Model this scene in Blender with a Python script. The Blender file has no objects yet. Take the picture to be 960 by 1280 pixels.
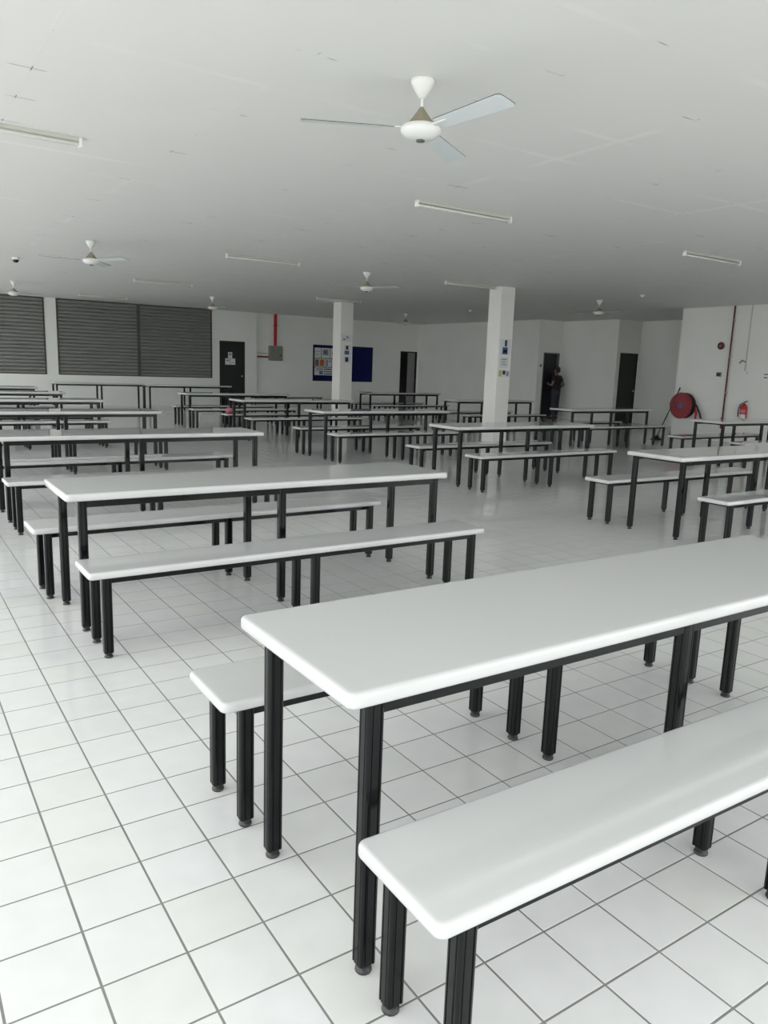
import bpy, bmesh, math, random
from mathutils import Vector, Matrix
random.seed(7)
U = 0.203                     # one floor tile pitch in metres; the room is laid out in tiles
PI = math.pi
sc = bpy.context.scene
COL = sc.collection

# ------------------------------------------------------------------ camera
F_PX, PITCH, ROLL, YAW = 949.43, .1882, .0349, -.5888
CAM = Vector((-.6386, -7.9046, 7.0503))
fwd = Vector((-math.sin(YAW)*math.cos(PITCH), math.cos(YAW)*math.cos(PITCH), -math.sin(PITCH)))
rt0 = Vector((math.cos(YAW), math.sin(YAW), 0)); up0 = rt0.cross(fwd)
rt = math.cos(ROLL)*rt0 + math.sin(ROLL)*up0
up = -math.sin(ROLL)*rt0 + math.cos(ROLL)*up0
cam = bpy.data.cameras.new('camera'); camo = bpy.data.objects.new('camera', cam); COL.objects.link(camo)
cam.sensor_fit = 'HORIZONTAL'; cam.sensor_width = 36; cam.lens = F_PX/960*36
cam.clip_start = .05; cam.clip_end = 300
m = Matrix((rt, up, -fwd)).transposed().to_4x4(); m.translation = CAM*U
camo.matrix_world = m
sc.camera = camo

# ------------------------------------------------------------------ daylight
w = bpy.data.worlds.new('overcast_sky'); sc.world = w; w.use_nodes = True
bg = w.node_tree.nodes['Background']
bg.inputs[0].default_value = (.99, 1.0, 1.0, 1); bg.inputs[1].default_value = 3.0
vs = sc.view_settings
vs.view_transform = 'Standard'; vs.look = 'None'; vs.gamma = 1; vs.use_curve_mapping = False
vs.exposure = 0.30
sc.cycles.max_bounces = 10; sc.cycles.diffuse_bounces = 6; sc.cycles.glossy_bounces = 4
sc.cycles.use_adaptive_sampling = False
sc.cycles.sample_clamp_indirect = 6
sc.cycles.use_denoising = True

# ------------------------------------------------------------------ materials
def mat(name, col, rough=.5, metal=0., spec=.5, noise=None, bump=None, coat=0.):
    mt = bpy.data.materials.new(name); mt.use_nodes = True
    nt = mt.node_tree; b = nt.nodes['Principled BSDF']
    b.inputs['Roughness'].default_value = rough; b.inputs['Metallic'].default_value = metal
    b.inputs['Specular IOR Level'].default_value = spec
    if coat: b.inputs['Coat Weight'].default_value = coat; b.inputs['Coat Roughness'].default_value = .06
    b.inputs['Base Color'].default_value = (*col, 1)
    tc = None
    if noise or bump:
        tc = nt.nodes.new('ShaderNodeNewGeometry')
    if noise:
        sc_, amt = noise
        n = nt.nodes.new('ShaderNodeTexNoise'); n.inputs['Scale'].default_value = sc_; n.inputs['Detail'].default_value = 4
        nt.links.new(tc.outputs['Position'], n.inputs['Vector'])
        mx = nt.nodes.new('ShaderNodeMix'); mx.data_type = 'RGBA'
        mx.inputs[6].default_value = (*[c*(1-amt) for c in col], 1); mx.inputs[7].default_value = (*[min(1, c*(1+amt)) for c in col], 1)
        nt.links.new(n.outputs['Fac'], mx.inputs[0]); nt.links.new(mx.outputs[2], b.inputs['Base Color'])
    if bump:
        s2, st, dist = bump
        n = nt.nodes.new('ShaderNodeTexNoise'); n.inputs['Scale'].default_value = s2; n.inputs['Detail'].default_value = 3
        nt.links.new(tc.outputs['Position'], n.inputs['Vector'])
        bp = nt.nodes.new('ShaderNodeBump'); bp.inputs['Strength'].default_value = st; bp.inputs['Distance'].default_value = dist
        nt.links.new(n.outputs['Fac'], bp.inputs['Height']); nt.links.new(bp.outputs['Normal'], b.inputs['Normal'])
    return mt

def math_node(nt, op, a, b=None):
    n = nt.nodes.new('ShaderNodeMath'); n.operation = op
    for i, v in enumerate((a, b)):
        if v is None: continue
        if isinstance(v, (int, float)): n.inputs[i].default_value = v
        else: nt.links.new(v, n.inputs[i])
    return n.outputs[0]

def tile_material():
    mt = bpy.data.materials.new('glazed_floor_tile'); mt.use_nodes = True; nt = mt.node_tree; b = nt.nodes['Principled BSDF']
    g = nt.nodes.new('ShaderNodeNewGeometry'); sp = nt.nodes.new('ShaderNodeSeparateXYZ'); nt.links.new(g.outputs['Position'], sp.inputs[0])
    fx = math_node(nt, 'FLOOR', math_node(nt, 'DIVIDE', sp.outputs[0], U)); fy = math_node(nt, 'FLOOR', math_node(nt, 'DIVIDE', sp.outputs[1], U))
    cb = nt.nodes.new('ShaderNodeCombineXYZ'); nt.links.new(fx, cb.inputs[0]); nt.links.new(fy, cb.inputs[1])
    wn = nt.nodes.new('ShaderNodeTexWhiteNoise'); wn.noise_dimensions = '3D'; nt.links.new(cb.outputs[0], wn.inputs['Vector'])
    cr = nt.nodes.new('ShaderNodeValToRGB'); e = cr.color_ramp.elements
    e[0].position = 0; e[0].color = (.635, .645, .63, 1); e[1].position = 1; e[1].color = (.655, .665, .668, 1)
    e2 = cr.color_ramp.elements.new(.12); e2.color = (.638, .65, .63, 1)
    e3 = cr.color_ramp.elements.new(.3); e3.color = (.65, .66, .655, 1)
    nt.links.new(wn.outputs['Value'], cr.inputs[0])
    n = nt.nodes.new('ShaderNodeTexNoise'); n.inputs['Scale'].default_value = 9; n.inputs['Detail'].default_value = 5
    nt.links.new(g.outputs['Position'], n.inputs['Vector'])
    mr = nt.nodes.new('ShaderNodeMapRange'); mr.inputs[1].default_value = .3; mr.inputs[2].default_value = .7; mr.inputs[3].default_value = .97; mr.inputs[4].default_value = 1.02
    nt.links.new(n.outputs['Fac'], mr.inputs[0])
    mx = nt.nodes.new('ShaderNodeMix'); mx.data_type = 'RGBA'; mx.blend_type = 'MULTIPLY'; mx.inputs[0].default_value = 1
    nt.links.new(cr.outputs[0], mx.inputs[6]); nt.links.new(mr.outputs[0], mx.inputs[7]); nt.links.new(mx.outputs[2], b.inputs['Base Color'])
    b.inputs['Roughness'].default_value = .10; b.inputs['IOR'].default_value = 1.55
    b.inputs['Specular IOR Level'].default_value = .5
    return mt

def ceiling_material():
    # painted board ceiling: paler filler over some joints, hairline cracks where four boards meet
    mt = bpy.data.materials.new('painted_ceiling_board'); mt.use_nodes = True; nt = mt.node_tree; b = nt.nodes['Principled BSDF']
    g = nt.nodes.new('ShaderNodeNewGeometry'); sp = nt.nodes.new('ShaderNodeSeparateXYZ'); nt.links.new(g.outputs['Position'], sp.inputs[0])
    X = math_node(nt, 'DIVIDE', math_node(nt, 'SUBTRACT', sp.outputs[0], 3.75*U), 6*U)
    Y = math_node(nt, 'DIVIDE', math_node(nt, 'SUBTRACT', sp.outputs[1], 2.6*U), 3*U)
    def dist(v, size):   # metres to the nearest joint
        fr = math_node(nt, 'FRACT', v); c = math_node(nt, 'ABSOLUTE', math_node(nt, 'SUBTRACT', fr, .5))
        return math_node(nt, 'MULTIPLY', math_node(nt, 'SUBTRACT', .5, c), size)
    dx = dist(X, 6*U); dy = dist(Y, 3*U)
    n = nt.nodes.new('ShaderNodeTexNoise'); n.inputs['Scale'].default_value = .8; n.inputs['Detail'].default_value = 2; nt.links.new(g.outputs['Position'], n.inputs['Vector'])
    sel = nt.nodes.new('ShaderNodeMapRange'); sel.inputs[1].default_value = .54; sel.inputs[2].default_value = .66; nt.links.new(n.outputs['Fac'], sel.inputs[0])
    def band(d, w0, w1):
        mr = nt.nodes.new('ShaderNodeMapRange'); mr.inputs[1].default_value = w0; mr.inputs[2].default_value = w1; mr.inputs[3].default_value = 1; mr.inputs[4].default_value = 0
        nt.links.new(d, mr.inputs[0]); return mr.outputs[0]
    strip = math_node(nt, 'MULTIPLY', math_node(nt, 'MAXIMUM', band(dx, .022, .04), band(dy, .02, .035)), sel.outputs[0])
    crack = math_node(nt, 'MULTIPLY', band(dy, .002, .0045), band(dx, .1, .14))
    crack2 = math_node(nt, 'MULTIPLY', band(dx, .002, .0045), band(dy, .03, .05))
    ck = math_node(nt, 'MAXIMUM', crack, crack2)
    n2 = nt.nodes.new('ShaderNodeTexNoise'); n2.inputs['Scale'].default_value = 3; nt.links.new(g.outputs['Position'], n2.inputs['Vector'])
    s2 = nt.nodes.new('ShaderNodeMapRange'); s2.inputs[1].default_value = .51; s2.inputs[2].default_value = .58; nt.links.new(n2.outputs['Fac'], s2.inputs[0])
    ck = math_node(nt, 'MULTIPLY', ck, s2.outputs[0])
    m1 = nt.nodes.new('ShaderNodeMix'); m1.data_type = 'RGBA'; m1.inputs[6].default_value = (.84, .845, .83, 1); m1.inputs[7].default_value = (.90, .90, .89, 1)
    nt.links.new(strip, m1.inputs[0])
    m2 = nt.nodes.new('ShaderNodeMix'); m2.data_type = 'RGBA'; m2.inputs[7].default_value = (.2, .2, .19, 1)
    nt.links.new(ck, m2.inputs[0]); nt.links.new(m1.outputs[2], m2.inputs[6]); nt.links.new(m2.outputs[2], b.inputs['Base Color'])
    n3 = nt.nodes.new('ShaderNodeTexNoise'); n3.inputs['Scale'].default_value = 1.6; n3.inputs['Detail'].default_value = 2; nt.links.new(g.outputs['Position'], n3.inputs['Vector'])
    bp = nt.nodes.new('ShaderNodeBump'); bp.inputs['Strength'].default_value = .35; bp.inputs['Distance'].default_value = .04
    nt.links.new(n3.outputs['Fac'], bp.inputs['Height']); nt.links.new(bp.outputs['Normal'], b.inputs['Normal'])
    b.inputs['Roughness'].default_value = .6; b.inputs['Specular IOR Level'].default_value = .25
    return mt

M = dict(
    tile=tile_material(), ceil=ceiling_material(),
    grout=mat('grout', (.20, .20, .19), .9, noise=(6, .3)),
    wall=mat('wall_paint', (.84, .855, .825), .55, spec=.3, noise=(1.1, .05), ),
    column=mat('column_paint', (.86, .86, .83), .45, spec=.4, noise=(3, .03)),
    top=mat('grey_moulded_top', (.50, .51, .51), .05, spec=.5, noise=(2.0, .02)),
    black=mat('black_powder_coat', (.004, .0045, .005), .16, spec=.24),
    foot=mat('black_plastic', (.018, .018, .018), .4),
    steel=mat('brushed_steel', (.45, .45, .44), .35, metal=.8),
    shutter=mat('grey_shutter_steel', (.24, .245, .235), .5, noise=(2, .1)),
    shutter_dark=mat('dark_shutter_rail', (.06, .06, .06), .5),
    door_black=mat('black_door_paint', (.012, .013, .014), .4),
    door_navy=mat('dark_navy_door', (.012, .012, .022), .4),
    door_green=mat('dark_green_door', (.014, .018, .012), .45),
    dark=mat('room_wall_painted_gloom', (.05, .05, .05), .8),  # near-black colour stands in for the missing light in the rooms behind
    frame=mat('grey_door_frame', (.25, .25, .25), .5),
    paper=mat('white_paper', (.72, .73, .76), .7),
    ink=mat('dark_ink', (.03, .035, .05), .7),
    greyink=mat('grey_ink', (.28, .3, .33), .7),
    orange=mat('orange_print', (.5, .16, .06), .7),
    brown=mat('brown_print', (.2, .13, .08), .7),
    bluep=mat('blue_print', (.06, .12, .3), .7),
    yellow=mat('yellow_print', (.55, .5, .12), .7),
    teal=mat('teal_print', (.12, .25, .28), .7),
    board=mat('navy_felt', (.007, .011, .085), .85, spec=.2, noise=(40, .2)),
    red=mat('red_paint', (.45, .015, .02), .35),
    reel_red=mat('deep_red_reel_paint', (.26, .012, .022), .4),
    red_dark=mat('dark_red_pipe_paint', (.13, .02, .025), .4),
    greybox=mat('grey_metal_box', (.26, .25, .22), .5, noise=(5, .1)),
    white=mat('white_enamel', (.85, .86, .84), .3),
    tan=mat('tan_enamel', (.30, .26, .19), .4),
    blade=mat('pale_blue_blade', (.74, .80, .82), .3),
    blade_edge=mat('blade_edge', (.12, .12, .11), .4),
    tube=mat('unlit_tube_glass', (.75, .76, .72), .2),
    fitting=mat('cream_fitting', (.56, .56, .51), .5),
    hub=mat('blue_grey_hub', (.12, .16, .3), .4),
    pink=mat('pink_cloth', (.55, .18, .24), .8),
    pinkdark=mat('dark_red_cloth', (.25, .02, .05), .8),
    skin=mat('skin', (.28, .17, .12), .5), hair=mat('black_hair', (.01, .01, .01), .5),
    shirt=mat('black_shirt', (.012, .012, .018), .8), trousers=mat('dark_grey_trousers', (.04, .04, .05), .8),
    shoe=mat('black_shoe', (.01, .01, .01), .4),
    concrete=mat('concrete_paving', (.58, .58, .56), .9, noise=(2, .15)),
    wood=mat('mop_handle', (.05, .045, .04), .5),
    mop=mat('dark_mop_strands', (.02, .02, .02), .9),
)

M['top'].node_tree.nodes['Principled BSDF'].inputs['IOR'].default_value = 1.62
# ------------------------------------------------------------------ helpers (all inputs in tile units, converted on linking)
def link(name, bm, mt, parent=None, loc=None, smooth=False, mesh_only=False):
    me = bpy.data.meshes.new(name)
    if bm is not None:
        for v in bm.verts: v.co *= U
        bm.normal_update(); bm.to_mesh(me); bm.free()
    for x in (mt if isinstance(mt, (list, tuple)) else [mt]): me.materials.append(x)
    if smooth: me.shade_smooth()
    if mesh_only: return me
    return link_mesh(name, me, parent, loc)
def link_mesh(name, me, parent=None, loc=None):
    o = bpy.data.objects.new(name, me); COL.objects.link(o)
    if loc is not None: o.location = Vector(loc)*U
    if parent is not None: o.parent = parent
    return o
def empty(name, loc, rz=0.):
    o = bpy.data.objects.new(name, None); COL.objects.link(o); o.empty_display_size = .1
    o.location = Vector(loc)*U; o.rotation_euler = (0, 0, rz); return o
def tag(o, label=None, cat=None, group=None, kind=None):
    if label: o['label'] = label
    if cat: o['category'] = cat
    if group: o['group'] = group
    if kind: o['kind'] = kind
    return o
def box(bm, x0, x1, y0, y1, z0, z1, bev=0., mi=0):
    r = bmesh.ops.create_cube(bm, size=1)
    for v in r['verts']:
        v.co = Vector((x0+(v.co.x+.5)*(x1-x0), y0+(v.co.y+.5)*(y1-y0), z0+(v.co.z+.5)*(z1-z0)))
    fs = set(f for v in r['verts'] for f in v.link_faces)
    for f in fs: f.material_index = mi
    if bev:
        es = list(set(e for v in r['verts'] for e in v.link_edges))
        bmesh.ops.bevel(bm, geom=es, offset=bev, segments=2, affect='EDGES', profile=.5)
    return bm
def bx(*a, **k): return box(bmesh.new(), *a, **k)
def loft(bm, rings, close=True, cap=True, mi=0):
    vs_ = [[bm.verts.new(p) for p in r] for r in rings]
    n = len(rings[0]); out = []
    for a, b in zip(vs_, vs_[1:]):
        for i in range(n if close else n-1):
            f = bm.faces.new((a[i], a[(i+1) % n], b[(i+1) % n], b[i])); f.material_index = mi; out.append(f)
    if cap:
        out.append(bm.faces.new(list(reversed(vs_[0])))); out.append(bm.faces.new(vs_[-1]))
    return out
def lathe(bm, prof, c=(0, 0, 0), axis='Z', n=16, mi=0):
    rings = []
    for r, z in prof:
        ring = []
        for i in range(n):
            a = 2*PI*i/n; p = (r*math.cos(a), r*math.sin(a), z)
            if axis == 'X': p = (z, p[0], p[1])
            if axis == 'Y': p = (p[1], z, p[0])
            ring.append((p[0]+c[0], p[1]+c[1], p[2]+c[2]))
        rings.append(ring)
    loft(bm, rings, mi=mi); return bm
def tube(bm, pts, r, n=8, mi=0):
    pts = [Vector(p) for p in pts]; rings = []; prev = None
    for i, p in enumerate(pts):
        d = (pts[min(i+1, len(pts)-1)]-pts[max(i-1, 0)]).normalized()
        a = d.orthogonal().normalized() if prev is None else (prev - d*prev.dot(d)).normalized()
        prev = a; b = d.cross(a)
        rr = r[i] if isinstance(r, (list, tuple)) else r
        rings.append([p + rr*(math.cos(2*PI*k/n)*a + math.sin(2*PI*k/n)*b) for k in range(n)])
    loft(bm, rings, mi=mi); return bm
def copy_tree(o, parent=None):
    c = o.copy(); COL.objects.link(c)
    if parent is not None: c.parent = parent
    for ch in list(o.children): copy_tree(ch, c)
    return c

# ------------------------------------------------------------------ the room
XL, XR, YF, YB, H = -7., 79.88, -16., 110.8, 15.1      # left line of openings, right wall, rear line of openings, back wall, ceiling
X0, X1, X2 = 85.6, 90.65, 95.65                          # stepped toilet block on the right
YA, YC, YE = 79.61, 68.58, 50.3
fl = tag(link('floor', bx(XL-1, X2+1, YF-1, YB+.6, -.6, -.004), M['grout']), 'white square-tiled canteen floor with thin grey joints', 'floor', kind='structure')
def proj_px(p):
    d = Vector(p)-CAM; z = d.dot(fwd)
    return (480+F_PX*d.dot(rt)/z, 640-F_PX*d.dot(up)/z, z) if z > .3 else None
def cell_area(pts):
    q = [proj_px(p) for p in pts]
    if any(a is None for a in q): return 0
    cx = sum(a[0] for a in q)/4; cy = sum(a[1] for a in q)/4
    if not (-60 < cx < 1020 and -60 < cy < 1340): return 0
    return abs(sum(q[i][0]*q[(i+1) % 4][1]-q[(i+1) % 4][0]*q[i][1] for i in range(4)))/2
def tile_bm(bm, x, y):
    g, b, d = .015, .002, .0015
    lo = [(x+g, y+g), (x+1-g, y+g), (x+1-g, y+1-g), (x+g, y+1-g)]
    hi = [(x+g+b, y+g+b), (x+1-g-b, y+g+b), (x+1-g-b, y+1-g-b), (x+g+b, y+1-g-b)]
    r = [[bm.verts.new((*p, z)) for p in ps] for ps, z in ((lo, -.008), (lo, -d), (hi, 0))]
    for a, c in zip(r, r[1:]):
        for i in range(4): bm.faces.new((a[i], a[(i+1) % 4], c[(i+1) % 4], c[i]))
    bm.faces.new(r[-1])
cells = []
for i in range(int(XL), int(X2)+1):
    for j in range(int(YF), int(YB)+1):
        if i >= XR and j < YE: continue
        cells.append((cell_area([(i, j, 0), (i+1, j, 0), (i+1, j+1, 0), (i, j+1, 0)]), i, j))
cells.sort(reverse=True)
bm = bmesh.new(); tile_bm(bm, 0, 0); tile_me = link('tile', bm, M['tile'], mesh_only=True)
for a, i, j in cells[:300]: link_mesh('tile', tile_me, fl, (i, j, 0))
bm = bmesh.new()
for a, i, j in cells[300:]: tile_bm(bm, i, j)
tag(link('distant_tiles', bm, M['tile'], fl), kind='stuff')

ce = tag(link('ceiling', bx(XL-1, X2+1, YF-1, YB+.6, H+.02, H+.6), M['ceil']), 'flat white painted board ceiling with faint joints', 'ceiling', kind='structure')
def panel_bm(bm, x, y):
    g = .0012; box(bm, x+g, x+6-g, y+g, y+3-g, H, H+.03)
pc = []
for i in range(-2, 16):
    for j in range(-7, 37):
        x, y = 3.75+6*i, 2.6+3*j
        if x+6 < XL or y+3 < YF or (x >= XR and y < YE-3): continue
        pc.append((cell_area([(x, y, H), (x+6, y, H), (x+6, y+3, H), (x, y+3, H)]), x, y))
pc.sort(reverse=True)
bm = bmesh.new(); box(bm, .0012, 5.9988, .0012, 2.9988, 0, .03); pan_me = link('ceiling_panel', bm, M['ceil'], mesh_only=True)
for a, x, y in pc[:300]: link_mesh('ceiling_panel', pan_me, ce, (x, y, H))
bm = bmesh.new()
for a, x, y in pc[300:]: panel_bm(bm, x, y)
tag(link('distant_ceiling_panels', bm, M['ceil'], ce), kind='stuff')

def struct(name, bm, mt, label, cat='wall'): return tag(link(name, bm, mt), label, cat, kind='structure')
# back wall, in two depths, with holes for the shutters and doors made by building around them
bm = bmesh.new(); T = 1.
SH = [(-3, 19.9), (21.45, 33.0), (33.0, 44.55)]           # shutter openings, z 4.4 .. 15
y0, y1 = YB, YB+T
box(bm, XL-1, 45.8, y0, y1, 0, 4.4); box(bm, XL-1, -3, y0, y1, 4.4, H); box(bm, 19.9, 21.45, y0, y1, 4.4, H)
box(bm, 44.55, 45.8, y0, y1, 4.4, H); box(bm, 45.8, 50.15, y0, y1, 10.35, H); box(bm, 50.15, 52.3, y0, y1, 0, H)
struct('wall_back', bm, M['wall'], 'white back wall holding the roller shutters and the black door')
BS = .45
bm = bmesh.new(); y0 = YB+BS
box(bm, 52.3, 81.4, y0, y1, 0, H); box(bm, 81.4, 85.2, y0, y1, 10.1, H); box(bm, 85.2, X0+1, y0, y1, 0, H)
struct('wall_rear', bm, M['wall'], 'grey-white back wall behind the navy noticeboard')
bm = bmesh.new(); box(bm, X0, X0+.7, YA, y0, 0, H)
struct('wall_east', bm, M['wall'], 'long plain side wall between the noticeboard wall and the toilet doors')
bm = bmesh.new()
box(bm, X0+.7, 86.75, YA, YA+.7, 0, H); box(bm, 86.75, 90.3, YA, YA+.7, 10.2, H); box(bm, 90.3, X1, YA, YA+.7, 0, H)
struct('wall_toilet', bm, M['wall'], 'narrow wall around the doorway where the person stands')
bm = bmesh.new(); box(bm, X1, X1+.7, YC, YA+.7, 0, H)
struct('wall_block', bm, M['wall'], 'plain projecting wall between the two dark doors on the right')
bm = bmesh.new()
box(bm, X1+.7, X1+.75, YC, YC+.7, 0, H); box(bm, X1+.75, 95.4, YC, YC+.7, 10.35, H); box(bm, 95.4, X2, YC, YC+.7, 0, H)
struct('wall_recess', bm, M['wall'], 'short shaded wall around the dark green door')
bm = bmesh.new(); box(bm, X2, X2+.7, YE-.8, YC+.7, 0, H)
struct('wall_far_right', bm, M['wall'], 'plain wall just left of the white wall with the hose reel')
bm = bmesh.new(); box(bm, XR, X2+.7, YE-.8, YE, 0, H); box(bm, XR, XR+.8, YF-1, YE-.8, 0, H)
struct('wall_right', bm, M['wall'], 'white right-hand wall carrying the hose reel and extinguisher')
# open sides (outside the frame): low parapet, posts and a downstand beam
bm = bmesh.new()
box(bm, XL-1, XL, YF, YB, 13.9, H+.02)
for y in range(-16, 112, 18): box(bm, XL-1, XL+.6, y-.8, y+.8, 0, 13.9)
box(bm, XL-1, XR+.8, YF-1, YF, 13.9, H+.02)
box(bm, 10.2, 11.8, YF-1, YF+.6, 0, 13.9)
for x in (30, 47): box(bm, x-.8, x+.8, YF-1, YF+.6, 0, 13.9)
box(bm, 62, XR+.8, YF-1, YF, 0, 13.9)  # unseen solid stretch added to cut daylight from the rear opening
struct('wall_left', bm, M['wall'], 'open sides with white posts under a beam, plus added rear wall cutting light')
struct('ground', bx(-400, 500, -500, 400, -1.4, -.6), M['concrete'], 'unseen pale concrete paving added outside the hall to bounce daylight inside', 'ground')  # unseen ground added as a bounce surface for daylight
# rooms behind the doorways, their gloom put into the wall colour
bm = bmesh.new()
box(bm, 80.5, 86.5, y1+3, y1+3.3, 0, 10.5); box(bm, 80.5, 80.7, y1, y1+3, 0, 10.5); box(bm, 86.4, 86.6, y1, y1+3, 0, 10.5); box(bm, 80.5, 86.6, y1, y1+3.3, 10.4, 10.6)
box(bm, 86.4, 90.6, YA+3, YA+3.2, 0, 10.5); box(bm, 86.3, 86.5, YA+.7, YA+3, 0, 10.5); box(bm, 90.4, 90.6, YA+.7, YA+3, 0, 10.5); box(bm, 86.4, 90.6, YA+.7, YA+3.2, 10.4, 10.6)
box(bm, 45.5, 50.4, YB+.75, YB+.95, 0, 11); box(bm, 91.4, 95.6, YC+.72, YC+.9, 0, 11)  # added sheets behind the closed doors, block sky leaking through the gaps
struct('wall_inner', bm, M['dark'], 'inner walls coloured dark behind the doorways, with added backing against sky leaks')

for k, (x, y, lab) in enumerate([((50.4, 52.15), (49.4, 51.2), 'nearer and wider square white column with three posted notices'), ((49.9, 51.75), (79.3, 81.3), 'farther square white column standing in front of the navy noticeboard')]):
    tag(link('column', bx(x[0], x[1], y[0], y[1], 0, H+.01, bev=.04), M['column']), lab, 'column', kind='structure')

# ------------------------------------------------------------------ doors
def door(n, x0, x1, y, ztop, leafmat, lab, leaf=None, framemat='frame', fw=.18):
    d = empty('door_%d' % n, ((x0+x1)/2, y, 0)); tag(d, lab, 'door', kind='structure')
    hx = (x1-x0)/2
    bm = bmesh.new(); box(bm, -hx, -hx+fw, -.01, .5, 0, ztop); box(bm, hx-fw, hx, -.01, .5, 0, ztop); box(bm, -hx+fw, hx-fw, -.01, .5, ztop-fw, ztop)
    link('door_frame', bm, M[framemat], d)
    if leaf is None: leaf = (-hx+fw+.02, hx-fw-.02, 0)
    bm = bx(0, leaf[1]-leaf[0], .05, .25, .05, ztop-fw-.03, bev=.02)
    l = link('leaf', bm, leafmat, d, (leaf[0], 0, 0)); l.rotation_euler = (0, 0, leaf[2])
    bm = bmesh.new(); lathe(bm, [(.06, .05), (.06, -.1), (.14, -.12), (.14, -.2), (.05, -.24)], (leaf[1]-leaf[0]-.35, 0, 4.8), 'Y', 12)
    link('handle', bm, M['steel'], l, smooth=True)
    return d
door(1, 45.8, 50.15, YB, 10.35, M['door_black'], 'black door beside the roller shutter with three paper notices', framemat='door_black')
d2 = door(2, 81.4, 85.2, YB+BS, 10.1, M['frame'], 'half-open grey door in the corner right of the noticeboard', leaf=(-.1, 1.72, .15), framemat='door_black')
door(3, 86.75, 90.3, YA, 10.2, M['door_navy'], 'dark navy doorway the person is standing in front of', leaf=(-1.6, 1.0, .0))
door(4, X1+.75, 95.4, YC, 10.35, M['door_green'], 'tall dark green door in the recess at the right', framemat='door_green')
# notices on the black door
def notice(lab, x0, x1, z0, z1, y, patches, group=None, face='Y', pm='paper'):
    cx, cz = (x0+x1)/2, (z0+z1)/2
    e = link('notice', bx(x0-cx, x1-cx, -.02, 0, z0-cz, z1-cz), M[pm], None, (cx, y, cz))
    tag(e, lab, 'notice', group)
    if patches:
        for nm, (a, b, c, d, mm) in patches:
            ww, hh = x1-x0, z1-z0
            link(nm, bx(-ww/2+a*ww, -ww/2+b*ww, -.032, -.02, -hh/2+c*hh, -hh/2+d*hh), M[mm], e)
    return e
g = 'notices on the black door'
notice('small narrow white notice, topmost of three on the black door', 47.25, 47.95, 7.65, 8.6, YB-.0, [('printed_picture', (.2, .8, .4, .85, 'greyink'))], g)
notice('white notice at lower left on the black door', 46.75, 47.6, 6.6, 7.6, YB, [('printed_text', (.15, .85, .55, .8, 'greyink'))], g)
notice('white notice at lower right on the black door', 47.65, 48.47, 6.6, 7.6, YB, [('printed_text', (.2, .7, .3, .4, 'greyink'))], g)

# ------------------------------------------------------------------ roller shutters
slat_cache = {}
def shutter(x0, x1, lab):
    e = empty('roller_shutter', ((x0+x1)/2, YB+.15, 4.4)); tag(e, lab, 'shutter', 'roller shutters along the back wall')
    hx = (x1-x0)/2; n = 21; p = 10.6/n
    key = round(hx, 2)
    if key not in slat_cache:
        bm = bmesh.new()
        prof = [(.1, 0), (.0, .03), (-.10, .10), (-.16, .2), (-.16, .3), (-.10, .4), (.0, .46), (.1, p-.005), (.16, p-.005), (.16, 0)]
        loft(bm, [[(-hx+.2, y, z) for y, z in prof], [(hx-.2, y, z) for y, z in prof]])
        slat_cache[key] = link('slat', bm, M['shutter'], mesh_only=True)
    for k in range(n): link_mesh('slat', slat_cache[key], e, (0, 0, k*p))
    for s in (-1, 1): link('guide_rail', bx(min(s*hx, s*(hx-.22)), max(s*hx, s*(hx-.22)), -.2, .15, 0, 10.65), M['shutter_dark'], e)
    link('bottom_bar', bx(-hx+.22, hx-.22, -.12, .14, -.0, .16, bev=.02), M['shutter_dark'], e, (0, -.04, -.0))
    return e
shutter(-3, 19.9, 'grey corrugated roller shutter cut off by the left photo edge')
shutter(21.45, 33.0, 'grey corrugated roller shutter in the middle, right of the white pier')
shutter(33.0, 44.55, 'grey corrugated roller shutter nearest the black door')
bm = bx(-3.2, 45, YB+.4, YB+.9, 4.3, H); struct('wall_behind_shutters', bm, M['dark'], 'dark backing behind the roller shutters')

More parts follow.
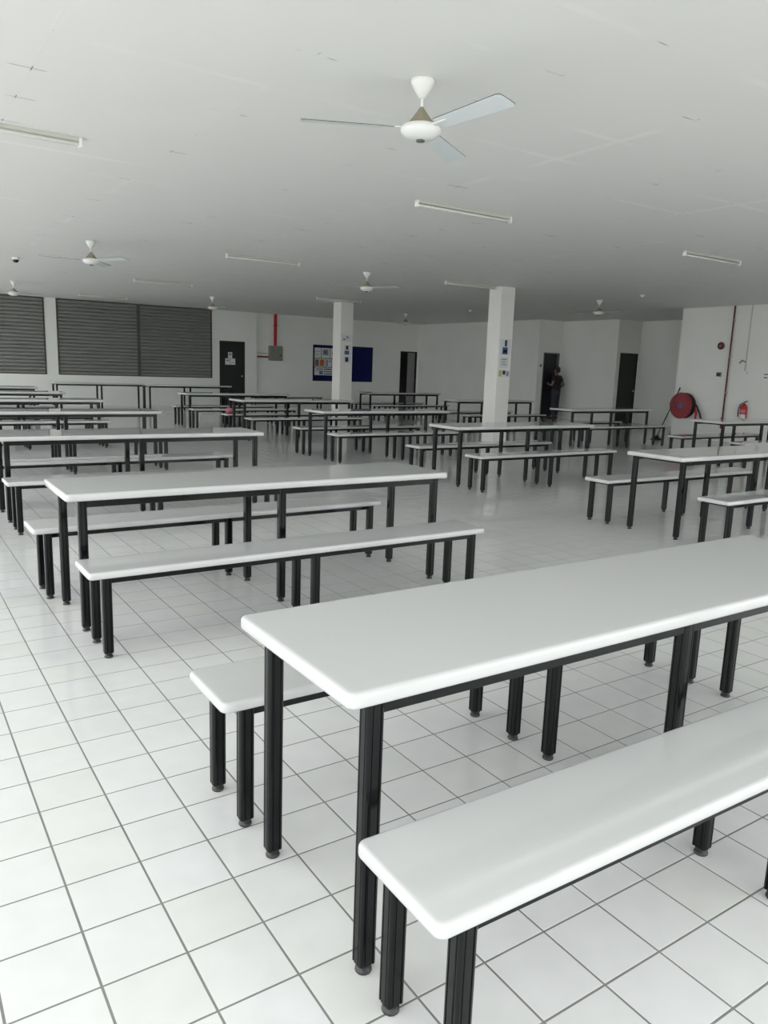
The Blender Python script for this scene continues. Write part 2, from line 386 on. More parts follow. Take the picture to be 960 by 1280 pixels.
# ------------------------------------------------------------------ tables and benches
def rrect(hx, hy, r, z, n=5):
    pts = []
    for cx, cy, a0 in ((hx-r, hy-r, 0), (-hx+r, hy-r, PI/2), (-hx+r, -hy+r, PI), (hx-r, -hy+r, 1.5*PI)):
        for k in range(n+1):
            a = a0+PI/2*k/n; pts.append((cx+r*math.cos(a), cy+r*math.sin(a), z))
    return pts
def slab(hx, hy, z0, z1, rc, re):
    prof = [(.03, z0), (.006, z0+.02), (0, z0+.045)]
    for k in range(6):
        a = PI/2*k/5; prof.append((re*(1-math.cos(a)), z1-re*(1-math.sin(a))))
    prof += [(re+.012, z1+.0005), (re+.1, z1+.001)]
    bm = bmesh.new(); loft(bm, [rrect(hx-i, hy-i, max(rc-i, .03), z) for i, z in prof]); return bm
def leg_profile():
    h, r, pts = .112, .05, []
    for sx, sy, a0 in ((1, 1, 0), (-1, 1, PI/2), (-1, -1, PI), (1, -1, 1.5*PI)):
        cx, cy = sx*(h-r), sy*(h-r)
        def P(a, rr): return (cx+rr*math.cos(a), cy+rr*math.sin(a))
        # shallow groove either side of a rounded corner bead
        g0 = Vector((math.cos(a0), math.sin(a0))); t0 = Vector((-math.sin(a0), math.cos(a0)))
        g1 = Vector((math.cos(a0+PI/2), math.sin(a0+PI/2))); t1 = Vector((-math.sin(a0+PI/2), math.cos(a0+PI/2)))
        c = Vector((cx, cy))
        pts += [tuple(c+g0*r-t0*.022), tuple(c+g0*(r-.012)-t0*.014), tuple(c+g0*(r-.012)-t0*.006), tuple(c+g0*r)]
        pts += [P(a0+PI/2*k/4, r) for k in range(1, 4)]
        pts += [tuple(c+g1*r), tuple(c+g1*(r-.012)+t1*.006), tuple(c+g1*(r-.012)+t1*.014), tuple(c+g1*r+t1*.022)]
    return pts
LP = leg_profile()
LDX = 5.605
def furniture(name, hz, wid, ldy, thick, rc):
    e = empty(name, (0, 0, 0))
    hx = LDX+.43
    top = link('tabletop' if name == 'canteen_table' else 'seat', slab(hx, wid/2, hz-thick, hz, rc, .06), M['top'], e, smooth=True)
    zt = hz-thick
    bm = bmesh.new()
    loft(bm, [[(x, y, z) for x, y in LP] for z in (.13, zt)])
    lme = link('leg', bm, M['black'], mesh_only=True)
    bm = bmesh.new(); lathe(bm, [(.095, 0), (.104, .015), (.098, .045), (.055, .055), (.055, .075), (.09, .085), (.105, .11), (.105, .14), (.05, .141)], n=14)
    fme = link('levelling_foot', bm, M['foot'], mesh_only=True, smooth=True)
    rh = .19 if name == 'canteen_table' else .14
    rme = link('side_rail', bx(-LDX+.1, LDX-.1, -.08, .08, zt-rh, zt, bev=.012), M['black'], mesh_only=True)
    ch = .11
    cme = link('cross_rail', bx(-.06, .06, -ldy/2+.1, ldy/2-.1, zt-ch, zt, bev=.01), M['black'], mesh_only=True)
    for i in (-1, 0, 1):
        for s in (-1, 1):
            l = link_mesh('leg', lme, e, (i*LDX, s*ldy/2, 0)); link_mesh('levelling_foot', fme, l)
        link_mesh('cross_rail', cme, e, (i*LDX, 0, 0))
    for s in (-1, 1): link_mesh('side_rail', rme, e, (0, s*ldy/2, 0))
    return e
HT, WT, LT = 3.667, 2.992, 2.511
HB, WB, LB = 2.145, 1.507, 1.141
table0 = furniture('canteen_table', HT, WT, LT, .19, .12)
bench0 = furniture('canteen_bench', HB, WB, LB, .165, .12)
used = set()
def put(proto, x0, yc, rz, lab, cat, group):
    # x0 = position of the left pair of legs
    o = proto if proto.name not in used and not used.add(proto.name) else copy_tree(proto)
    o.location = Vector((x0+LDX*math.cos(rz), yc+LDX*math.sin(rz), 0))*U; o.rotation_euler = (0, 0, rz)
    tag(o, lab, cat, group); return o
TT = 'white-topped canteen table with black legs, '
BB = 'white-topped canteen bench with black legs, '
SETS = [  # (short description, x0, yc, rz, near bench, far bench)
    ('the largest foreground table', 3.682, -.076, 0, (3.632, -2.549, -.013), (3.645, 2.66, 0)),
    ('the second table of the left line', 3.493, 13.386, 0, (3.526, 10.571, .008), (3.191, 16.02, .012)),
    ('the third table of the left line', 3.72, 28.53, -.004, (3.728, 25.19, .003), (3.6, 31.3, 0)),
    ('the fourth table of the left line', 3.5, 44.2, 0, (), ()),
    ('the fifth table of the left line', 3.1, 58., 0, (), ()),
    ('the sixth table of the left line', 2.8, 71.5, 0, (), ()),
    ('the farthest table of the left line', 2.3, 83.4, 0, (), ()),
    ('the table cut by the right photo edge', 28.403, 13.533, -.004, (28.345, 10.408, 0), (28.334, 16.6, -.024)),
    ('the table in front of the nearer column', 28.734, 29.261, .0, (28.76, 26.334, .01), (28.494, 32.125, 0)),
    ('the table in front of the farther column', 27.42, 43.66, 0, (), ()),
    ('the table left of the farther column', 27.55, 59.3, 0, (), ()),
    ('the table before the black door', 26.9, 72.3, 0, (), ()),
    ('the table under the extinguisher', 56.5, 29.8, 0, (), ()),
    ('the table in front of the green door', 55.6, 45.2, 0, (), ()),
    ('the table directly behind the nearer column', 54.6, 61.5, 0, (), ()),
    ('the table below the half-open door', 54.4, 80.0, 0, (), ()),
]
LN = {0: 'being the largest, in the foreground', 1: 'second in the left line', 2: 'third in the left line', 3: 'fourth in the left line', 4: 'fifth in the left line', 5: 'sixth in the left line', 6: 'farthest in the left line',
      7: 'cut by the right photo edge', 8: 'just in front of the nearer column', 9: 'whose right end nears the farther column', 10: 'left of and before the farther column', 11: 'across the view of the black door',
      12: 'under the red extinguisher', 13: 'in front of the dark green door', 14: 'directly behind the nearer column', 15: 'below the half-open corner door'}
for k, (d, x0, yc, rz, nb, fb) in enumerate(SETS):
    put(table0, x0, yc, rz, TT+LN[k], 'table', 'canteen tables in rows')
    for s, nm, sp in ((-1, 'near', nb), (1, 'far', fb)):
        x, y, r = sp if sp else (x0, yc+s*2.9, rz)
        put(bench0, x, y, r, 'white bench on the %s side of %s' % (nm, d), 'bench', 'canteen benches in rows')
put(table0, 19.0, 100.5, 0, TT+'against the wall below the middle shutter', 'table', 'tables without benches by the back wall')
put(table0, 30.1, 97.2, 0, TT+'against the wall below the right shutter', 'table', 'tables without benches by the back wall')
put(bench0, 46.5, 99.0, 0, 'white bench standing alone by the wall right of the black door', 'bench', 'canteen benches in rows')

# ------------------------------------------------------------------ ceiling fans
def make_fan():
    e = empty('ceiling_fan', (0, 0, H))
    bm = bmesh.new(); lathe(bm, [(.30, 0), (.34, -.04), (.33, -.12), (.22, -.32), (.1, -.5), (.06, -.52)], n=24); link('canopy', bm, M['white'], e, smooth=True)
    bm = bmesh.new(); lathe(bm, [(.045, -.45), (.045, -.95)], n=10); link('downrod', bm, M['white'], e, smooth=True)
    bm = bmesh.new(); lathe(bm, [(.05, -.74), (.09, -.80), (.24, -1.0), (.41, -1.2), (.415, -1.23)], n=24); link('motor_cone', bm, M['tan'], e, smooth=True)
    bm = bmesh.new(); lathe(bm, [(.40, -1.21), (.52, -1.24), (.58, -1.33), (.58, -1.4), (.48, -1.53), (.3, -1.6), (.12, -1.62)], n=28)
    mh = link('motor_housing', bm, M['white'], e, smooth=True)
    bm = bmesh.new(); lathe(bm, [(.13, -1.615), (.12, -1.66), (.05, -1.67)], n=16); link('switch_cap', bm, M['blade_edge'], mh, smooth=True)
    bm = bmesh.new()
    # blade with rounded tip and dark rim
    def outline(ins, z):
        pts = []; w0, w1 = .26-ins, .34-ins; x0, x1 = .8+ins, 3.42-ins
        pts += [(x0, -w0, z), (x1-.12, -w1, z), (x1-.03, -w1+.04, z), (x1, -w1+.14, z), (x1, w1-.14, z), (x1-.03, w1-.04, z), (x1-.12, w1, z), (x0, w0, z)]
        return pts
    loft(bm, [outline(.0, -.012), outline(.0, .012)], mi=1)
    loft(bm, [outline(.07, -.016), outline(.07, .016)], mi=0)
    ca = math.cos(.2); sa = -math.sin(.2)
    for v in bm.verts: y, z = v.co.y, v.co.z; v.co.y = y*ca - z*sa; v.co.z = y*sa + z*ca
    bme = link('blade', bm, [M['blade'], M['blade_edge']], mesh_only=True)
    ime = link('blade_arm', bx(.4, 1.15, -.1, .1, -.02, .02, bev=.01), M['white'], mesh_only=True)
    for k in range(3):
        b = link_mesh('blade', bme, e, (0, 0, -1.32)); b.rotation_euler = (0, 0, k*2*PI/3)
        link_mesh('blade_arm', ime, b)
    return e
fan0 = make_fan()
FANS = [(12.93, 11.2, 34, 'largest ceiling fan, overhead in the foreground'),
        (12.75, 50.6, 58, 'white ceiling fan second from camera above the left line of tables'),
        (13.0, 88.6, 20, 'small ceiling fan in front of the left-hand shutter at photo edge'),
        (35.6, 50.3, 50, 'ceiling fan in mid-ceiling up and right of the farther column'),
        (35.9, 87.8, 40, 'small ceiling fan at the right end of the shutters'),
        (66.3, 51.2, 25, 'ceiling fan right of the nearer column'),
        (66.8, 89.0, 70, 'tiny faraway ceiling fan above the half-open corner door')]
for k, (x, y, a, lab) in enumerate(FANS):
    o = fan0 if k == 0 else copy_tree(fan0)
    o.location = Vector((x, y, H))*U; o.rotation_euler = (0, 0, math.radians(a)); tag(o, lab, 'fan', 'three-bladed ceiling fans')

# ------------------------------------------------------------------ ceiling light battens (off)
def make_light():
    e = empty('ceiling_light', (0, 0, H))
    link('housing', bx(-3.1, 3.1, -.1, .1, -.14, 0, bev=.015), M['fitting'], e)
    for s in (-1, 1): link('end_cap', bx(min(s*2.98, s*3.1), max(s*2.98, s*3.1), -.11, .11, -.34, -.02, bev=.015), M['white'], e)
    bm = bmesh.new(); lathe(bm, [(.03, -2.98), (.064, -2.95), (.064, 2.95), (.03, 2.98)], (0, 0, -.24), 'X', 12); link('light_tube', bm, M['tube'], e, smooth=True)
    return e
light0 = make_light()
LIGHTS = [(25., 24.0, 'unlit tube light in mid-ceiling below the largest fan'), (3.4, 24.1, 'unlit tube light cut by the left photo edge'),
          (25.3, 49.0, 'unlit tube light right of the second fan'), (25.3, 74.0, 'unlit tube light above the middle roller shutter, nearer of two'),
          (25.2, 99.2, 'faint farthest tube light along the top of the middle roller shutter'), (47., 49.95, 'unlit tube light touching the nearer column top'),
          (46.6, 24.4, 'unlit tube light at the right near the photo edge'), (47.3, 75.4, 'unlit tube light over the farther column')]
for k, (x, y, lab) in enumerate(LIGHTS):
    o = light0 if k == 0 else copy_tree(light0)
    o.location = Vector((x, y, H))*U; tag(o, lab, 'light', 'unlit fluorescent ceiling lights')

# ceiling camera and detectors
e = empty('dome_camera', (10.0, 65.4, H)); tag(e, 'small black dome security camera on a white base under the ceiling', 'camera')
bm = bmesh.new(); lathe(bm, [(.3, 0), (.32, -.03), (.3, -.16), (.26, -.2)], n=20); link('base', bm, M['white'], e, smooth=True)
bm = bmesh.new(); lathe(bm, [(.25, -.19), (.245, -.25), (.19, -.36), (.1, -.42), (.02, -.44)], n=20); link('dome', bm, M['door_black'], e, smooth=True)
for (x, y, lab) in ((67.6, 74.9, 'small white ceiling detector left of the nearer column top'), (64.6, 44.2, 'small white ceiling detector right of the far right fan')):
    e = empty('smoke_detector', (x, y, H)); tag(e, lab, 'detector', 'ceiling detectors')
    bm = bmesh.new(); lathe(bm, [(.25, 0), (.26, -.05), (.22, -.1)], n=16); link('base', bm, M['white'], e, smooth=True)
    bm = bmesh.new(); lathe(bm, [(.16, -.1), (.15, -.22), (.06, -.26)], n=16); link('sensor_head', bm, M['white'], e, smooth=True)

# ------------------------------------------------------------------ notices on the columns
c1, c2 = 49.4, 79.3
notice('notice with a dark figure, topmost of three on the nearer column', 50.62, 51.98, 8.62, 10.15, c1, [('printed_figure', (.42, .62, .55, .95, 'ink')), ('printed_panel', (.22, .72, .06, .5, 'bluep')), ('printed_text', (.3, .64, .16, .36, 'ink'))], 'notices on the nearer column')
notice('pale text notice, middle of three on the nearer column', 50.66, 51.8, 7.4, 8.45, c1, [('printed_text', (.2, .8, .72, .82, 'greyink')), ('printed_text', (.2, .7, .5, .58, 'greyink')), ('printed_text', (.2, .75, .28, .36, 'greyink'))], 'notices on the nearer column')
notice('colourful lowest notice of three on the nearer column', 50.55, 52.05, 6.5, 7.2, c1, [('printed_picture', (.06, .3, .1, .9, 'yellow')), ('printed_picture', (.38, .62, .35, .9, 'ink')), ('printed_picture', (.7, .92, .15, .8, 'greyink'))], 'notices on the nearer column')
notice('faint pale notice, topmost of three on the farther column', 50.1, 51.5, 10.15, 10.95, c2, [('printed_text', (.1, .4, .2, .5, 'greyink')), ('printed_picture', (.5, .7, .5, .9, 'greyink'))], 'notices on the farther column')
notice('notice with two dark pictures, middle of three on the farther column', 50.45, 51.55, 8.45, 9.7, c2, [('printed_figure', (.25, .6, .55, .95, 'ink')), ('printed_panel', (.1, .7, .05, .45, 'bluep'))], 'notices on the farther column')
notice('notice with one dark square, lowest of three on the farther column', 50.45, 51.5, 7.4, 8.3, c2, [('printed_panel', (.2, .65, .2, .85, 'ink'))], 'notices on the farther column')

# noticeboard and its sheets
BY = YB+BS
nb = empty('noticeboard', (69.1, BY, 7.4)); tag(nb, 'wide navy blue noticeboard on the back wall, half hidden by the column', 'noticeboard')
link('felt_panel', bx(-6.0, 6.0, -.1, 0, -2.98, 2.98), M['board'], nb)
bm = bmesh.new()
for a in ((-6.12, -6, -3.1, 3.1), (6, 6.12, -3.1, 3.1), (-6, 6, -3.1, -2.98), (-6, 6, 2.98, 3.1)): box(bm, a[0], a[1], -.1, 0, a[2], a[3])
link('board_frame', bm, M['door_navy'], nb)
yb = BY-.1
S_ = 'sheets pinned on the navy noticeboard'
rows = [  # x0,x1,z0,z1,patches,label
    (63.25, 64.5, 8.25, 10.0, [('printed_text', (.1, .6, .3, .36, 'greyink')), ('printed_text', (.1, .8, .6, .66, 'greyink'))], 'plain sheet at the upper left corner of the noticeboard'),
    (64.6, 66.3, 8.25, 10.0, [('printed_picture', (.15, .8, .3, .85, 'greyink')), ('printed_picture', (.35, .6, .45, .7, 'ink'))], 'sheet with a grey picture, second in the top row of the noticeboard'),
    (66.4, 68.2, 8.25, 10.0, [('printed_picture', (.2, .6, .3, .7, 'ink'))], 'sheet with a dark picture, third in the top row of the noticeboard'),
    (63.25, 64.2, 6.75, 8.15, [('printed_picture', (.1, .9, .1, .9, 'brown'))], 'brown picture sheet at the left of the noticeboard middle row'),
    (64.25, 65.4, 6.75, 8.15, [('printed_picture', (.05, .8, .1, .9, 'orange'))], 'orange picture sheet in the noticeboard middle row'),
    (65.5, 66.6, 6.75, 8.15, [('printed_picture', (.1, .35, .1, .85, 'teal')), ('printed_text', (.5, .9, .6, .8, 'greyink'))], 'blue-grey sheet in the noticeboard middle row'),
    (66.7, 68.2, 6.75, 8.15, [('printed_picture', (.1, .6, .1, .7, 'ink'))], 'sheet with black picture at the right of the noticeboard middle row'),
    (63.25, 65.2, 5.3, 6.65, [('printed_text', (.15, .9, .75, .85, 'ink')), ('printed_text', (.1, .9, .5, .58, 'greyink')), ('printed_picture', (.5, .85, .1, .6, 'teal'))], 'text sheet at the left of the noticeboard bottom row'),
    (65.3, 66.9, 5.3, 6.65, [('printed_text', (.05, .95, .72, .85, 'ink')), ('printed_text', (.05, .95, .42, .52, 'ink')), ('printed_text', (.05, .95, .15, .25, 'ink'))], 'sheet with bold dark lines in the noticeboard bottom row'),
    (67.0, 68.2, 5.3, 6.65, [('printed_text', (.05, .95, .72, .8, 'ink')), ('printed_text', (.05, .95, .42, .5, 'ink'))], 'lined sheet beside the column in the noticeboard bottom row'),
]
for x0, x1, z0, z1, p, lab in rows: notice(lab, x0, x1, z0, z1, yb, p, S_)

# ------------------------------------------------------------------ wall services
e = empty('control_box', (55.75, BY, 7.5)); tag(e, 'grey metal fire-alarm control box on the back wall', 'box')
link('cabinet', bx(-1.2, 1.2, -.55, 0, 0, 2.45, bev=.04), M['greybox'], e)
link('cabinet_door', bx(-1.1, 1.1, -.6, -.55, .1, 2.35, bev=.02), M['greybox'], e)
bm = bmesh.new(); lathe(bm, [(.12, -.59), (.12, -.68), (.05, -.7)], (.75, 0, .9), 'Y', 10); link('lock', bm, M['foot'], e)
e = empty('red_trunking', (55.7, BY, 9.95)); tag(e, 'red vertical pipe from the grey control box to the ceiling', 'pipe')
link('pipe', bx(-.22, .22, -.4, 0, 0, H-9.95, bev=.06), M['red'], e)
link('pipe_collar', bx(-.28, .28, -.45, 0, 3.2, 3.5, bev=.04), M['red'], e)
e = empty('horizontal_conduit', (53.4, BY, 8.)); tag(e, 'pair of red and grey conduits running left from the control box', 'conduit')
link('upper_conduit', bx(-1.05, 1.15, -.2, 0, .55, .75, bev=.03), M['fitting'], e)
link('lower_conduit', bx(-1.05, 1.15, -.26, 0, -.05, .22, bev=.04), M['red_dark'], e)
# red riser on the right-hand wall
e = empty('fire_pipe', (XR, 43.55, 0)); tag(e, 'thin dark red fire water pipe down the right-hand wall', 'pipe')
bm = bmesh.new(); lathe(bm, [(.085, 2.2), (.085, H)], (-.22, 0, 0), n=12); link('riser', bm, M['red_dark'], e, smooth=True)
for z in (5.5, 9.5, 13.5): link('pipe_clip', bx(-.32, 0, -.12, .12, z, z+.1), M['steel'], e)
bm = bmesh.new(); lathe(bm, [(.16, 1.5), (.17, 2.0), (.17, 2.5), (.1, 2.6)], (-.22, 0, 0), n=12); link('valve_body', bm, M['red'], e, smooth=True)
bm = bmesh.new(); lathe(bm, [(.2, -.5), (.22, -.46), (.2, -.42)], (0, -.1, 2.55), 'X', 12); link('valve_wheel', bm, M['foot'], e)
bm = tube(bmesh.new(), [(-.22, 0, 2.0), (-.25, 1.2, 2.0), (-.3, 2.6, 2.4)], .07, 8); link('branch_pipe', bm, M['red_dark'], e, smooth=True)
# hose reel
e = empty('hose_reel', (XR-.02, 48.6, 3.8)); tag(e, 'red fire hose reel with a blue-grey hub on the right-hand wall', 'hose reel')
bm = bmesh.new(); lathe(bm, [(.3, -1.06), (.9, -1.04), (1.42, -1.0), (1.5, -1.02), (1.53, -.98), (1.5, -.94), (.3, -.93)], axis='X', n=40); link('front_disc', bm, M['reel_red'], e, smooth=True)
bm = bmesh.new(); lathe(bm, [(1.1, -.93), (1.36, -.9), (1.4, -.8)] + [(1.36+.06*(k % 2), -.8+.1*k) for k in range(1, 6)] + [(1.3, -.25)], axis='X', n=36); link('wound_hose', bm, M['foot'], e, smooth=True)
bm = bmesh.new(); lathe(bm, [(.3, -.25), (1.5, -.25), (1.5, -.18), (.3, -.15)], axis='X', n=36); link('back_disc', bm, M['red_dark'], e, smooth=True)
bm = bmesh.new(); lathe(bm, [(.34, -1.05), (.34, -1.12), (.26, -1.16), (.1, -1.18)], axis='X', n=20); link('hub', bm, M['hub'], e, smooth=True)
bm = bx(-.2, 0, -.3, .3, -.6, .6); link('wall_bracket', bm, M['red_dark'], e)
bm = tube(bmesh.new(), [(-.6, -1.3, .6), (-.6, -1.9, .0), (-.55, -2.35, -.8), (-.5, -2.5, -1.35)], .11, 8); link('loose_hose', bm, M['foot'], e, smooth=True)
bm = tube(bmesh.new(), [(-.45, -1.6, -.3), (-.4, -1.75, -.8), (-.35, -1.7, -1.5)], [.14, .13, .1], 8); link('inlet_valve', bm, M['red'], e, smooth=True)
# extinguisher
e = empty('fire_extinguisher', (XR-.42, 41.0, 2.6)); tag(e, 'red fire extinguisher with a white label on the right-hand wall', 'extinguisher')
bm = bmesh.new(); lathe(bm, [(.2, 0), (.36, .04), (.38, .12), (.38, 1.45), (.3, 1.65), (.14, 1.74), (.12, 1.84)], n=20); cyl = link('cylinder', bm, M['red'], e, smooth=True)
bm = bmesh.new(); ring = lambda r, z: [(r*math.cos(a), r*math.sin(a), z) for a in [PI*.62+PI*.76*k/10 for k in range(11)]]
loft(bm, [ring(.386, .25), ring(.386, .7)], close=False, cap=False); link('label', bm, M['paper'], cyl)
bm = bmesh.new(); loft(bm, [ring(.386, .85), ring(.386, 1.2)], close=False, cap=False); link('pictogram_band', bm, M['pink'], cyl)
bm = bmesh.new(); lathe(bm, [(.11, 1.82), (.11, 2.0), (.06, 2.02)], n=12); link('valve', bm, M['steel'], e, smooth=True)
bm = tube(bmesh.new(), [(.1, .1, 1.98), (-.1, -.2, 2.1), (-.2, -.5, 2.12)], .05, 6); link('handle', bm, M['foot'], e)
bm = tube(bmesh.new(), [(0, .1, 1.92), (-.1, .4, 1.7), (-.15, .52, 1.1), (-.12, .5, .4)], .055, 8); link('hose', bm, M['foot'], e, smooth=True)
link('wall_bracket', bx(.3, .42, -.15, .15, 1.0, 1.3), M['steel'], e)
# bell, call point, conduit, switch, box
e = empty('alarm_bell', (XR, 44.8, 10.75)); tag(e, 'round dark red alarm bell high on the right-hand wall', 'bell')
bm = bmesh.new(); lathe(bm, [(.2, -.3), (.36, -.27), (.42, -.18), (.42, -.12), (.3, -.1)], axis='X', n=24); link('gong', bm, M['red_dark'], e, smooth=True)
bm = bmesh.new(); lathe(bm, [(.12, -.28), (.1, -.36), (.04, -.37)], axis='X', n=12); link('centre_nut', bm, M['greybox'], e, smooth=True)
link('back_box', bx(-.12, 0, -.28, .28, -.28, .28), M['foot'], e)
e = empty('call_point', (XR, 44.7, 7.55)); tag(e, 'small square dark fire call point below the bell', 'call point')
link('back_box', bx(-.18, 0, -.27, .27, -.24, .24, bev=.02), M['greybox'], e)
link('front_plate', bx(-.22, -.18, -.2, .2, -.17, .17), M['ink'], e)
e = empty('cable_conduit', (XR, 41.6, 8.)); tag(e, 'thin white cable conduit right of the red fire pipe', 'conduit')
link('conduit', bx(-.1, 0, -.05, .05, 0, H-8., bev=.02), M['fitting'], e)
link('junction_box', bx(-.16, 0, -.3, .3, -.35, .0, bev=.02), M['white'], e)
bm = tube(bmesh.new(), [(-.1, 0, 1.0), (-.6, .15, 1.15), (-.85, .25, .85)], [.06, .09, .09], 8); link('camera_head', bm, M['greybox'], e, smooth=True)
e = empty('switch_panel', (XR, 39.2, 7.5)); tag(e, 'white switch panel at the right photo edge', 'switch')
link('plate', bx(-.08, 0, -.6, .6, -.5, .5, bev=.02), M['white'], e)
for z in (-.22, .12): link('rocker', bx(-.12, -.08, -.3, .1, z, z+.16), M['greyink'], e)
e = empty('wall_switch', (86.25, YA, 8.15)); tag(e, 'small dark wall switch left of the person', 'switch')
link('plate', bx(-.18, .18, -.08, 0, -.22, .22, bev=.02), M['greyink'], e); link('rocker', bx(-.08, .08, -.11, -.08, -.1, .1), M['ink'], e)

# mop leaning on the wall corner
e = empty('mop', (72.9, 47.1, 0)); tag(e, 'dark long-handled mop leaning against the red hose reel', 'mop')
top = Vector((78.66-72.9, 48.77-47.1, 5.85)); bot = Vector((.2, .08, .35))
link('handle', tube(bmesh.new(), [bot, top], .06, 8), M['wood'], e, smooth=True)
link('grip', tube(bmesh.new(), [top-(top-bot).normalized()*.5, top], .085, 8), M['foot'], e, smooth=True)
bm = bmesh.new(); rng = random.Random(3)
for k in range(26):
    a = 2*PI*k/26; r = rng.uniform(.35, .6)
    tube(bm, [bot+(top-bot).normalized()*.25, bot+Vector((math.cos(a)*r*.4, math.sin(a)*r*.4, -.02)), Vector((math.cos(a)*r, math.sin(a)*r, .05))], .06, 5)
tag(link('strands', bm, M['mop'], e, smooth=True), kind='stuff')

# pink cloth bag on a bench
e = empty('cloth_bag', (27.75, 62.3, HB)); tag(e, 'small pink cloth bundle on the end of a far bench', 'bag')
bm = bmesh.new(); bmesh.ops.create_icosphere(bm, subdivisions=3, radius=.55)
for v in bm.verts:
    c = v.co; n = 1+.12*math.sin(7*c.x+2)*math.sin(6*c.y)+.08*math.sin(9*c.z)
    v.co = Vector((c.x*n*.95, c.y*n*.75, max(0, c.z*.95*n+.42)))
link('cloth', bm, M['pink'], e, smooth=True)
bm = bmesh.new(); lathe(bm, [(.5, 0), (.56, .05), (.52, .16)], n=20); link('dark_base', bm, M['pinkdark'], e, smooth=True)
bm = bmesh.new(); lathe(bm, [(.12, .85), (.09, .93), (.17, 1.06), (.1, 1.1)], n=14); link('knot', bm, M['pink'], e, smooth=True)
e.scale = (.62, .62, .62)

# ------------------------------------------------------------------ the person (metres here, about 1.63 m tall, back to the camera)
def skin_mesh(name, verts, edges, radii, mt, parent, root=0, sub=2, names=None):
    me = bpy.data.meshes.new(name+'_cage'); me.from_pydata(verts, edges, [])
    o = bpy.data.objects.new(name+'_cage', me); COL.objects.link(o)
    md = o.modifiers.new('skin', 'SKIN'); md.use_smooth_shade = True
    for i, r in enumerate(radii):
        sv = me.skin_vertices[0].data[i]; sv.radius = r if isinstance(r, tuple) else (r, r); sv.use_root = (i == root)
    s = o.modifiers.new('sub', 'SUBSURF'); s.levels = sub; s.render_levels = sub
    dg = bpy.context.evaluated_depsgraph_get(); dg.update()
    me2 = bpy.data.meshes.new_from_object(o.evaluated_get(dg)); me2.name = name
    bpy.data.objects.remove(o, do_unlink=True); bpy.data.meshes.remove(me)
    me2.materials.clear(); me2.materials.append(mt); me2.shade_smooth()
    r = bpy.data.objects.new(name, me2); COL.objects.link(r); r.parent = parent
    return r
pe = empty('person', (88.75, 78.35, 0), rz=math.radians(12)); tag(pe, 'person in a black shirt and dark grey trousers facing the dark doorway, hand on hip', 'person')
V = [(0, 0, .90), (0, 0, 1.02), (0, -.01, 1.17), (0, .0, 1.30), (0, 0, 1.37), (0, .01, 1.43)]
R_ = [(.15, .10), (.135, .09), (.155, .10), (.15, .09), (.055, .055), (.048, .05)]
E_ = [(0, 1), (1, 2), (2, 3), (3, 4), (4, 5)]
def addv(p, r, frm): V.append(p); R_.append(r); E_.append((frm, len(V)-1)); return len(V)-1
hd = addv((0, .02, 1.50), (.075, .09), 5); addv((0, .015, 1.58), (.06, .075), hd)
for s in (-1, 1):
    a = addv((s*.09, 0, .83), .085, 0); k = addv((s*.10, .01, .48), .055, a); b = addv((s*.105, -.01, .25), .05, k); f = addv((s*.11, -.01, .08), .036, b); addv((s*.12, .11, .035), (.035, .028), f)
# right arm, hand on hip with the elbow out
sh = addv((.16, 0, 1.31), .055, 3); el = addv((.35, -.05, 1.08), .038, sh); wr = addv((.20, .0, .96), .026, el); pr = addv((.155, .03, .93), (.03, .018), wr)
for i, (dx, dz) in enumerate(((.0, -.075), (-.02, -.08), (-.035, -.07), (-.045, -.05))): m_ = addv((.14+dx*.5, .05+i*.006, .93+dz*.5+.012*i), .009, pr); addv((.13+dx, .06+i*.008, .92+dz+.015*i), .007, m_)
addv((.15, -.03, .90), .009, pr)
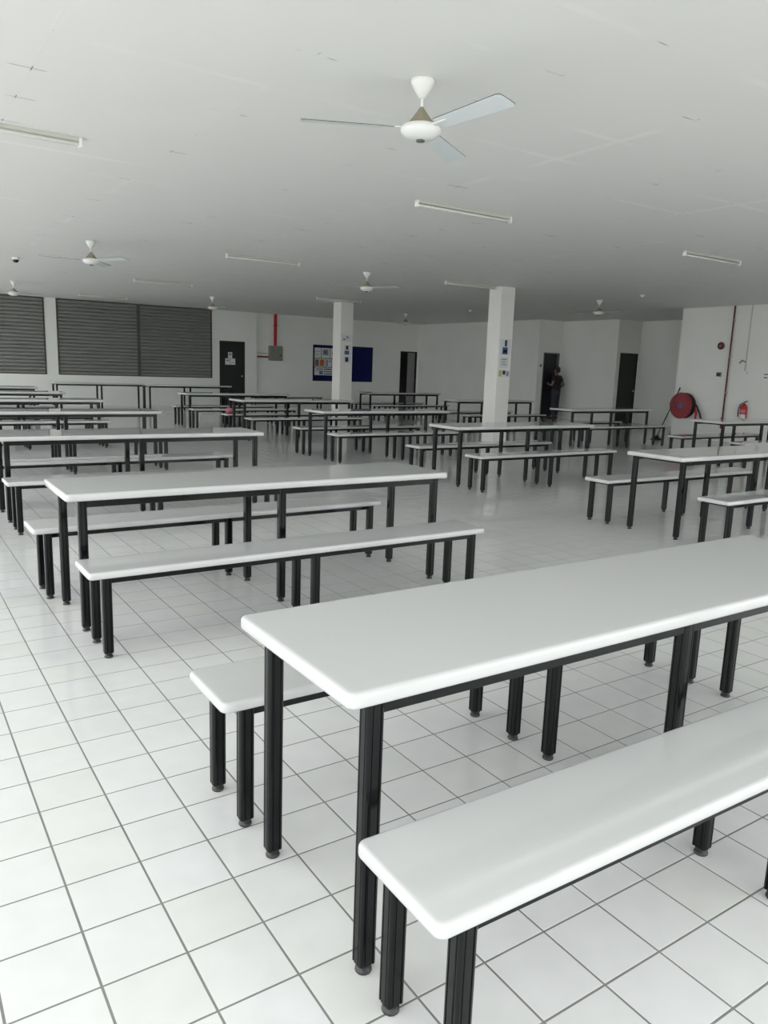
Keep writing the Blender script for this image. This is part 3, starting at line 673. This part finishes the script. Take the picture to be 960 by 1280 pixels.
# left arm reaching forward to the door
sh = addv((-.16, 0, 1.31), .055, 3); el = addv((-.22, .02, 1.05), .038, sh); wr = addv((-.13, .22, 1.08), .026, el); pr = addv((-.09, .27, 1.10), (.03, .016), wr)
for i in range(4): m_ = addv((-.06+.004*i, .29, 1.13-i*.018), .009, pr); addv((-.02-.004*abs(i-1), .30, 1.13-i*.018), .007, m_)
addv((-.08, .25, 1.15), .009, pr)
body = skin_mesh('body', V, E_, R_, M['skin'], pe)
tv = [(0, 0, .82), (0, 0, 1.00), (0, -.01, 1.17), (0, 0, 1.30), (0, 0, 1.36), (.17, 0, 1.31), (.27, -.02, 1.17), (-.17, 0, 1.31), (-.20, .04, 1.17)]
skin_mesh('shirt', tv, [(0, 1), (1, 2), (2, 3), (3, 4), (3, 5), (5, 6), (3, 7), (7, 8)], [(.19, .14), (.175, .125), (.18, .125), (.165, .105), (.07, .07), .075, .07, .075, .07], M['shirt'], pe)
lv = [(0, 0, 1.02), (0, 0, .87)]; le = [(0, 1)]; lr = [(.165, .115), (.172, .125)]
for s in (-1, 1):
    for z, r, dx, frm in ((.80, .10, .09, 1), (.48, .075, .10, None), (.25, .07, .105, None), (.09, .065, .11, None)):
        lv.append((s*dx, 0, z)); lr.append(r); le.append((1 if frm else len(lv)-2, len(lv)-1))
skin_mesh('trousers', lv, le, lr, M['trousers'], pe)
skin_mesh('hair', [(0, -.03, 1.44), (0, -.03, 1.51), (0, -.01, 1.58), (0, .01, 1.605)], [(0, 1), (1, 2), (2, 3)], [(.075, .06), (.086, .08), (.083, .095), (.065, .08)], M['hair'], pe)
for s in (-1, 1):
    skin_mesh('shoe', [(s*.11, -.06, .04), (s*.115, .05, .035), (s*.125, .15, .028)], [(0, 1), (1, 2)], [(.045, .04), (.048, .036), (.042, .027)], M['shoe'], pe)
    skin_mesh('ear', [(s*.078, .01, 1.49), (s*.084, .012, 1.515), (s*.08, .012, 1.535)], [(0, 1), (1, 2)], [.008, .011, .008], M['skin'], body)
skin_mesh('nose', [(0, .105, 1.515), (0, .122, 1.485), (0, .108, 1.475)], [(0, 1), (1, 2)], [.009, .013, .011], M['skin'], body)
for s in (-1, 1): skin_mesh('eye', [(s*.03, .098, 1.52), (s*.034, .098, 1.52)], [(0, 1)], [.009, .008], M['hair'], body)
skin_mesh('mouth', [(-.02, .102, 1.45), (.02, .102, 1.45)], [(0, 1)], [.006, .006], M['pinkdark'], body)
